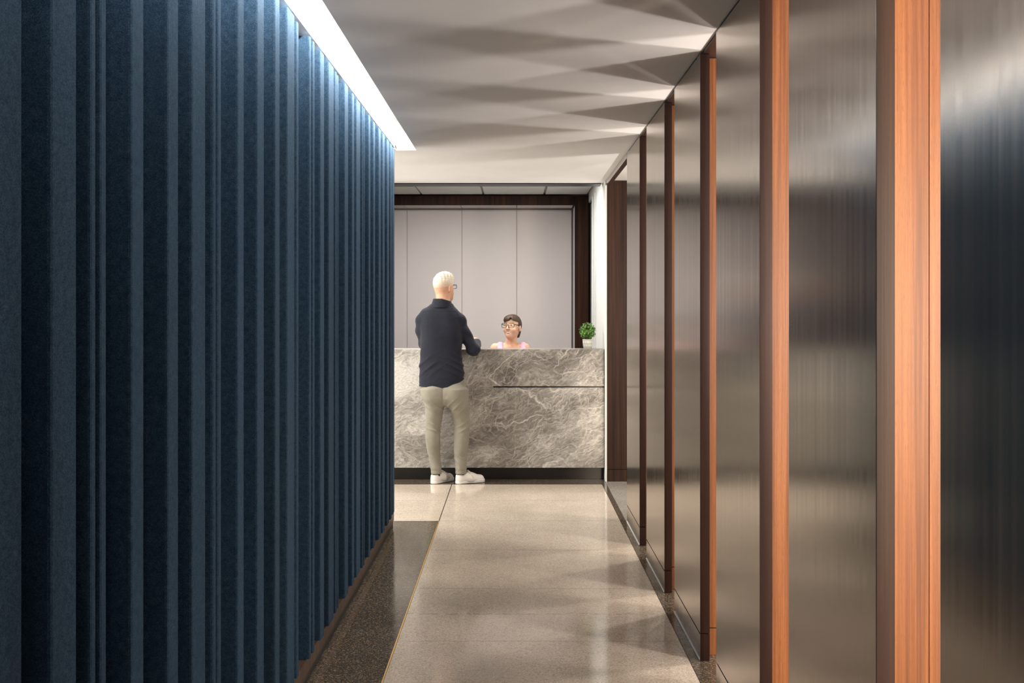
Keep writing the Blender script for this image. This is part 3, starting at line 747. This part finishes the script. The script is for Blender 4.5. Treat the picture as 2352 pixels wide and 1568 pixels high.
ccv.cone(c0, c1, 0.044, 0.040, 0); ccv.mesh('cuff', 'navy_cotton', shirt, 1)
# trousers
tv = Vol((-0.86, 8.30, 0.06), (-0.32, 8.72, 0.96), 0.005)
def leg(rows, ky):
    return [(MZ(py), MX(cx), D0 + y, hw / S0, hw / S0 * ky_) for (py, cx, hw, y), ky_ in zip(rows, ky)]
LL = [(895, 994, 25.5, 0.0), (925, 997.5, 22.5, 0.002), (950, 997, 20, 0.006), (972, 996, 18.2, 0.012), (985, 994.5, 17.4, 0.014), (1003, 993.5, 17.6, 0.01), (1025, 995, 16.2, 0.012), (1045, 997, 14.0, 0.018), (1065, 999.5, 12.2, 0.014), (1075, 1001, 12.8, 0.010), (1080, 1001.5, 12.2, 0.009), (1088, 1002, 12.2, 0.008)]
RL = [(895, 1046, 27.5, 0.0), (922, 1049, 27, 0.006), (940, 1054.5, 23, 0.016), (960, 1059.5, 19.6, 0.03), (978, 1061, 19.2, 0.036), (992, 1060.5, 18.2, 0.03), (1013, 1059.5, 17.4, 0.018), (1035, 1058, 16.4, 0.018), (1050, 1058, 15.0, 0.02), (1066, 1058.2, 13.2, 0.014), (1075, 1058.6, 13.6, 0.010), (1080, 1058.8, 12.9, 0.009), (1088, 1059, 12.9, 0.008)]
tv.loft([(MZ(929), MX(1023), D0, 0.09, 0.08), (MZ(921), MX(1022), D0 - 0.002, 0.145, 0.106), (MZ(914), MX(1021), D0 - 0.004, 0.178, 0.120), (MZ(900), MX(1020), D0 - 0.004, 0.188, 0.124), (MZ(880), MX(1018.5), D0, 0.187, 0.118), (MZ(862), MX(1017), D0, 0.180, 0.108)], 0)
tv.loft(leg(LL, [1.25] * 3 + [1.12] * 9), 0.05)
tv.loft(leg(RL, [1.25] * 3 + [1.12] * 10), 0.045)
tv.ell(M(998, 902, -0.075), (0.08, 0.055, 0.085), None, 0.04); tv.ell(M(1045, 902, -0.075), (0.085, 0.055, 0.085), None, 0.04)
def tr_mod(v, X, Y, Z):
    left = X < MX(1026)
    kz = np.where(left, MZ(982), MZ(979)); kk = np.exp(-((Z - kz) / 0.055) ** 2)
    sgnx = np.where(left, 0.5, -0.35)
    rid = lambda q: (1 - np.abs(np.sin(q))) ** 2 - 0.3
    cx_ = np.where(left, MX(996), MX(1060)); side = np.clip((X - cx_) * np.where(left, 14, 14), -1, 1)
    v = v - 0.012 * kk * rid(62 * (Z + sgnx * (X - cx_)) + 0.8 * np.sin(22 * X)) * (0.65 + 0.35 * side)
    cr = np.exp(-((Z - MZ(932)) / 0.055) ** 2); v = v - 0.009 * cr * rid(40 * (Z - np.where(left, -0.8, 1.0) * (X - MX(1020))))
    an = np.exp(-((Z - MZ(1056)) / 0.06) ** 2); v = v - 0.008 * an * rid(34 * (X - cx_) * 1.3 + 30 * Z + np.sin(26 * Z))
    seam = np.exp(-((X - MX(1019)) / 0.004) ** 2) * (Z > MZ(925)); v = v + 0.004 * seam
    v = v + 0.003 * np.exp(-((Z - MZ(1079)) / 0.003) ** 2)
    return v
tv.mod(tr_mod)
tag(tv.mesh('trousers', 'khaki_cotton', man, 1), 'khaki trousers')
for (fx, fy), ang, ax in FT:
    an = math.radians(ang); d = np.array((math.sin(an), math.cos(an), 0)); sd = np.array((math.cos(an), -math.sin(an), 0)); o = np.array((fx, fy, 0.0))
    hv2 = Vol(o + (-0.09, -0.09, 0.0), o + (0.32, 0.27, 0.14), 0.004)
    hv2.cone(o + (0, 0, 0.030), o + (0, 0, 0.068), 0.035, 0.034, 0)
    hv2.cone(o + d * 0.01 + (0, 0, 0.040), o + d * 0.10 + (0, 0, 0.046), 0.037, 0.037, 0.02)
    hv2.cone(o + d * 0.05 + (0, 0, 0.074), o + d * 0.12 + (0, 0, 0.052), 0.029, 0.026, 0.025)
    hv2.cone(o + d * 0.10 + (0, 0, 0.034), o + d * 0.185 + (0, 0, 0.024), 0.042, 0.042, 0.03)
    ctr = o + (0, 0, 0)
    def shoe_mod(v, X, Y, Z):
        f = (X - o[0]) * d[0] + (Y - o[1]) * d[1]; s_ = (X - o[0]) * sd[0] + (Y - o[1]) * sd[1]
        v = np.maximum(v, 0.012 - Z)
        top = 0.086 - 0.35 * np.abs(f - 0.0) * (f < 0) - 0.010 * np.clip(1 - np.abs(f - 0.015) / 0.04, 0, 1) + 0.25 * np.clip(f - 0.03, 0, 0.045)
        v = np.maximum(v, np.where(f < 0.075, Z - top, -1))
        hole = np.sqrt((f - 0.018) ** 2 / 1.8 + s_ ** 2) - 0.026
        return np.maximum(v, -np.maximum(hole, 0.055 - Z))
    hv2.mod(shoe_mod)
    sh = hv2.mesh('shoe', 'white_leather', man, 1); tag(sh, 'white leather sneaker')
    so = Vol(o + (-0.09, -0.09, -0.02), o + (0.34, 0.29, 0.06), 0.004)
    def sole_fn(v, X, Y, Z):
        f = (X - o[0]) * d[0] + (Y - o[1]) * d[1]; s_ = (X - o[0]) * sd[0] + (Y - o[1]) * sd[1]
        tt = np.clip(f / 0.185, 0, 1); rr = 0.038 + 0.009 * tt - 0.010 * np.exp(-((tt - 0.4) / 0.2) ** 2)
        return np.maximum(np.sqrt((f - tt * 0.185) ** 2 + s_ ** 2) - rr, np.maximum(0.001 - Z, Z - (0.026 + 0.003 * tt)))
    so.mod(sole_fn); so.mesh('sole', 'white_rubber', sh, 1)
    lc = MB()
    for q in range(4):
        f = 0.070 + 0.020 * q; zc = 0.111 - 0.0105 * q
        lc.tube([o + d * f + sd * -0.027 + (0, 0, zc - 0.014), o + d * (f + 0.003) + (0, 0, zc), o + d * f + sd * 0.027 + (0, 0, zc - 0.014)], 0.003, 5)
    for s in (-1, 1):
        lc.tube([o + d * 0.075 + (0, 0, 0.112), o + d * 0.085 + sd * s * 0.036 + (0, 0, 0.094), o + d * 0.105 + sd * s * 0.047 + (0, 0, 0.050)], 0.003, 5)
    lc.build('laces', 'lace', sh, True)
    sk = Vol(o + (-0.08, -0.08, 0.04), o + (0.12, 0.12, 0.14), 0.004)
    sk.cone(np.array((ax, 8.508, 0.055)), np.array((ax, 8.508, 0.092)), 0.034, 0.034, 0); sk.mesh('sock', 'black_knit', man, 1)

# ------------------------------------------------------------------ the seated receptionist
D1 = 9.45; S1 = F / D1
def W_(px, py, dy=0.0): return np.array(((px - VX) / S1, D1 + dy, CZ - (py - VY) / S1))
wom = thing('person', (-0.03, D1, 0), 'person in a pink sleeveless top and glasses, smiling from behind the desk', 'person')
yaw = math.radians(-24)
Rw = head_frame(yaw, math.radians(6), -1)          # row 0 points to the image left
Rw[0] = -Rw[0]                                     # make it point to the image right
wc = W_(1176.5, 749.0, 0.0); HS = 1.08
def HW(a, b, c): return wc + (Rw[0] * a + Rw[1] * b + Rw[2] * c) * HS
b = Vol((-0.28, 8.92, 0.0), (0.24, 9.66, 1.46), 0.0042)
b.ell(HW(0, -0.010, 0.012), (0.0756, 0.0950, 0.0950), Rw, 0.02)
b.ell(HW(0, 0.030, -0.050), (0.0550, 0.0605, 0.0700), Rw, 0.03)
b.ell(HW(0, 0.060, -0.092), (0.0259, 0.0238, 0.0216), Rw, 0.03)
for s in (-1, 1):
    b.ell(HW(s * 0.036, 0.058, -0.040), (0.0238, 0.0216, 0.0216), Rw, 0.02)
    b.ell(HW(s * 0.029, 0.086, 0.002), (0.0184, 0.0130, 0.0130), Rw, 0.012, cut=True)
    b.ell(HW(s * 0.072, -0.008, -0.018), (0.0086, 0.0184, 0.0313), Rw, 0.006)
b.cone(HW(0, 0.080, 0.006), HW(0, 0.098, -0.030), 0.008, 0.0115, 0.010)
for s in (-1, 1): b.ell(HW(s * 0.010, 0.089, -0.032), (0.0086, 0.0097, 0.0076), Rw, 0.006)
b.ell(HW(0, 0.084, -0.062), (0.0324, 0.0086, 0.0081), Rw, 0.006, cut=True)
NB = W_(1174, 791, 0.03)
b.chain([NB + (0, 0, -0.04), NB + (0, -0.005, 0.02), HW(0, -0.022, -0.055)], [0.056, 0.046, 0.046], 0.03)
b.chain([NB + (-0.07, 0.0, -0.022), W_(1138, 800, 0.01), W_(1129, 818, 0.0), W_(1118, 870, -0.05), W_(1135, 850, -0.28)], [0.035, 0.042, 0.043, 0.036, 0.026], 0.03)
b.chain([NB + (0.07, 0.0, -0.022), W_(1205, 800, 0.01), W_(1213, 818, 0.0), W_(1222, 870, -0.05), W_(1200, 850, -0.28)], [0.035, 0.042, 0.043, 0.036, 0.026], 0.03)
b.loft([(0.50, NB[0], D1, 0.165, 0.115), (0.62, NB[0], D1, 0.15, 0.10), (0.78, NB[0], D1, 0.125, 0.09), (0.95, NB[0], D1 - 0.005, 0.14, 0.105), (1.07, NB[0], D1 + 0.005, 0.15, 0.095), (1.13, NB[0], D1 + 0.02, 0.13, 0.07)], 0.04)
hand(b, W_(1140, 851, -0.29), (0.75, -0.55, 0.25), (0.0, -0.3, 1), -1, 0.165, 0.5)
hand(b, W_(1196, 851, -0.29), (-0.75, -0.55, 0.25), (0.0, -0.3, 1), 1, 0.165, 0.5)
for s in (-1, 1):
    b.chain([(NB[0] + s * 0.09, D1, 0.54), (NB[0] + s * 0.10, D1 - 0.32, 0.52), (NB[0] + s * 0.10, D1 - 0.28, 0.08)], [0.085, 0.058, 0.036], 0.03)
    b.cone((NB[0] + s * 0.10, D1 - 0.26, 0.05), (NB[0] + s * 0.11, D1 - 0.36, 0.028), 0.036, 0.026, 0.02)
b.mesh('body', 'skin_warm', wom)
# hair pulled back with a side-swept fringe
hv = Vol(wc - 0.17, wc + 0.15, 0.0032)
hv.ell(HW(0, -0.016, 0.014), (0.082, 0.099, 0.101), Rw, 0)
hv.ell(HW(-0.005, 0.032, 0.052), (0.066, 0.062, 0.050), Rw, 0.02)
hv.ell(HW(0.0, -0.085, -0.045), (0.040, 0.040, 0.055), Rw, 0.03)
hv.chain([HW(0.02, -0.09, -0.04), HW(0.025, -0.09, -0.085)], [0.022, 0.008], 0.02)
def hw_mod(v, X, Y, Z):
    dx, dy_, dz = X - wc[0], Y - wc[1], Z - wc[2]
    a, f, u = [(dx * Rw[i][0] + dy_ * Rw[i][1] + dz * Rw[i][2]) / HS for i in range(3)]
    v = v + 0.0008 * np.sin(330 * (a * 0.9 + u * 0.35)) * np.clip(f / 0.03, 0, 1)
    part = 0.018
    fr_line = 0.040 + 0.028 * np.exp(-((a - part) / 0.014) ** 2) - 0.10 * np.clip(np.abs(a - part) - 0.035, 0, 1) - 0.25 * np.clip(a - 0.050, 0, 1)
    face = np.maximum(np.maximum(u - fr_line, 0.006 - f), np.abs(a) - 0.067)      # opening of the face
    ear = np.maximum(np.maximum(u + 0.002, -0.035 - f), f - 0.02)                # clear of the ears
    low = np.maximum(np.maximum(u + 0.055, f + 0.02), -1)
    v = np.maximum(v, -face); v = np.maximum(v, -np.maximum(ear, 0.0 - 10)); v = np.maximum(v, -np.maximum(np.maximum(u + 0.01, f * -1 + 0.0), -1))
    return v
hv.mod(hw_mod); hv.mesh('hair', 'brown_hair', wom, 1)
for s in (-1, 1):
    e = HW(s * 0.029, 0.067, 0.002)
    ev = Vol(e - 0.02, e + 0.02, 0.002); ev.ell(e, (0.0135, 0.0125, 0.0085), Rw, 0); ey = ev.mesh('eye', 'eye_white', wom, 1)
    g = e + Rw[1] * 0.009 + Rw[0] * -0.0025 + Rw[2] * 0.001
    iv = Vol(g - 0.012, g + 0.012, 0.0012); iv.ell(g, (0.0060, 0.0045, 0.0062), Rw, 0); iv.mesh('iris', 'iris', ey, 1)
    MB().tube([HW(s * 0.013, 0.088, 0.0262), HW(s * 0.029, 0.085, 0.0285), HW(s * 0.047, 0.070, 0.0235)], [0.0016, 0.0020, 0.0010], 6).build('eyebrow', 'brow', wom, True)
def arc(z0, bow, w, f0, fb, n=9): return [HW(w * (i / (n - 1) * 2 - 1), f0 - fb * (i / (n - 1) * 2 - 1) ** 2, z0 + bow * (i / (n - 1) * 2 - 1) ** 2) for i in range(n)]
mo = MB().tube(arc(-0.0625, 0.013, 0.030, 0.079, 0.022), [0.003] + [0.006] * 7 + [0.003], 6).build('mouth', 'mouth_dark', wom, True)
MB().tube(arc(-0.0612, 0.0115, 0.027, 0.0838, 0.020), [0.002, 0.0038, 0.0047, 0.005, 0.005, 0.005, 0.0047, 0.0038, 0.002], 6).build('teeth', 'teeth', mo, True)
MB().tube(arc(-0.0548, 0.0095, 0.031, 0.0865, 0.026), [0.001] + [0.0028] * 7 + [0.001], 6).build('upper_lip', 'lip', mo, True)
MB().tube(arc(-0.0700, 0.019, 0.030, 0.0845, 0.026), [0.001] + [0.0042] * 7 + [0.001], 6).build('lower_lip', 'lip', mo, True)
glasses(wom, HW(0, 0.100, -0.002), Rw, 0.056, 0.044, 0.017, 0.105, 0.0, 0.0026)
# sleeveless top with two wide straps
tp = Vol((-0.26, 9.28, 0.52), (0.20, 9.62, 1.20), 0.0048)
tp.loft([(0.54, NB[0], D1, 0.172, 0.122), (0.62, NB[0], D1, 0.157, 0.108), (0.78, NB[0], D1, 0.133, 0.098), (0.95, NB[0], D1 - 0.005, 0.148, 0.113), (1.03, NB[0], D1 + 0.005, 0.150, 0.104), (1.05, NB[0], D1 + 0.01, 0.14, 0.098)], 0, 2.2)
for s, px in ((-1, 1149), (1, 1201.5)):
    x = (px - VX) / S1
    for o in (-0.012, 0.0, 0.012):
        tp.chain([(x + o, D1 - 0.10, 1.02), (x + o, D1 - 0.078, 1.105), (x + o, D1 + 0.015, 1.158 - abs(o) * 0.3), (x + o, D1 + 0.075, 1.11), (x + o, D1 + 0.10, 1.02)], [0.016] * 5, 0.008)
tag(tp.mesh('top', 'pink_cotton', wom, 1), 'pink sleeveless top')
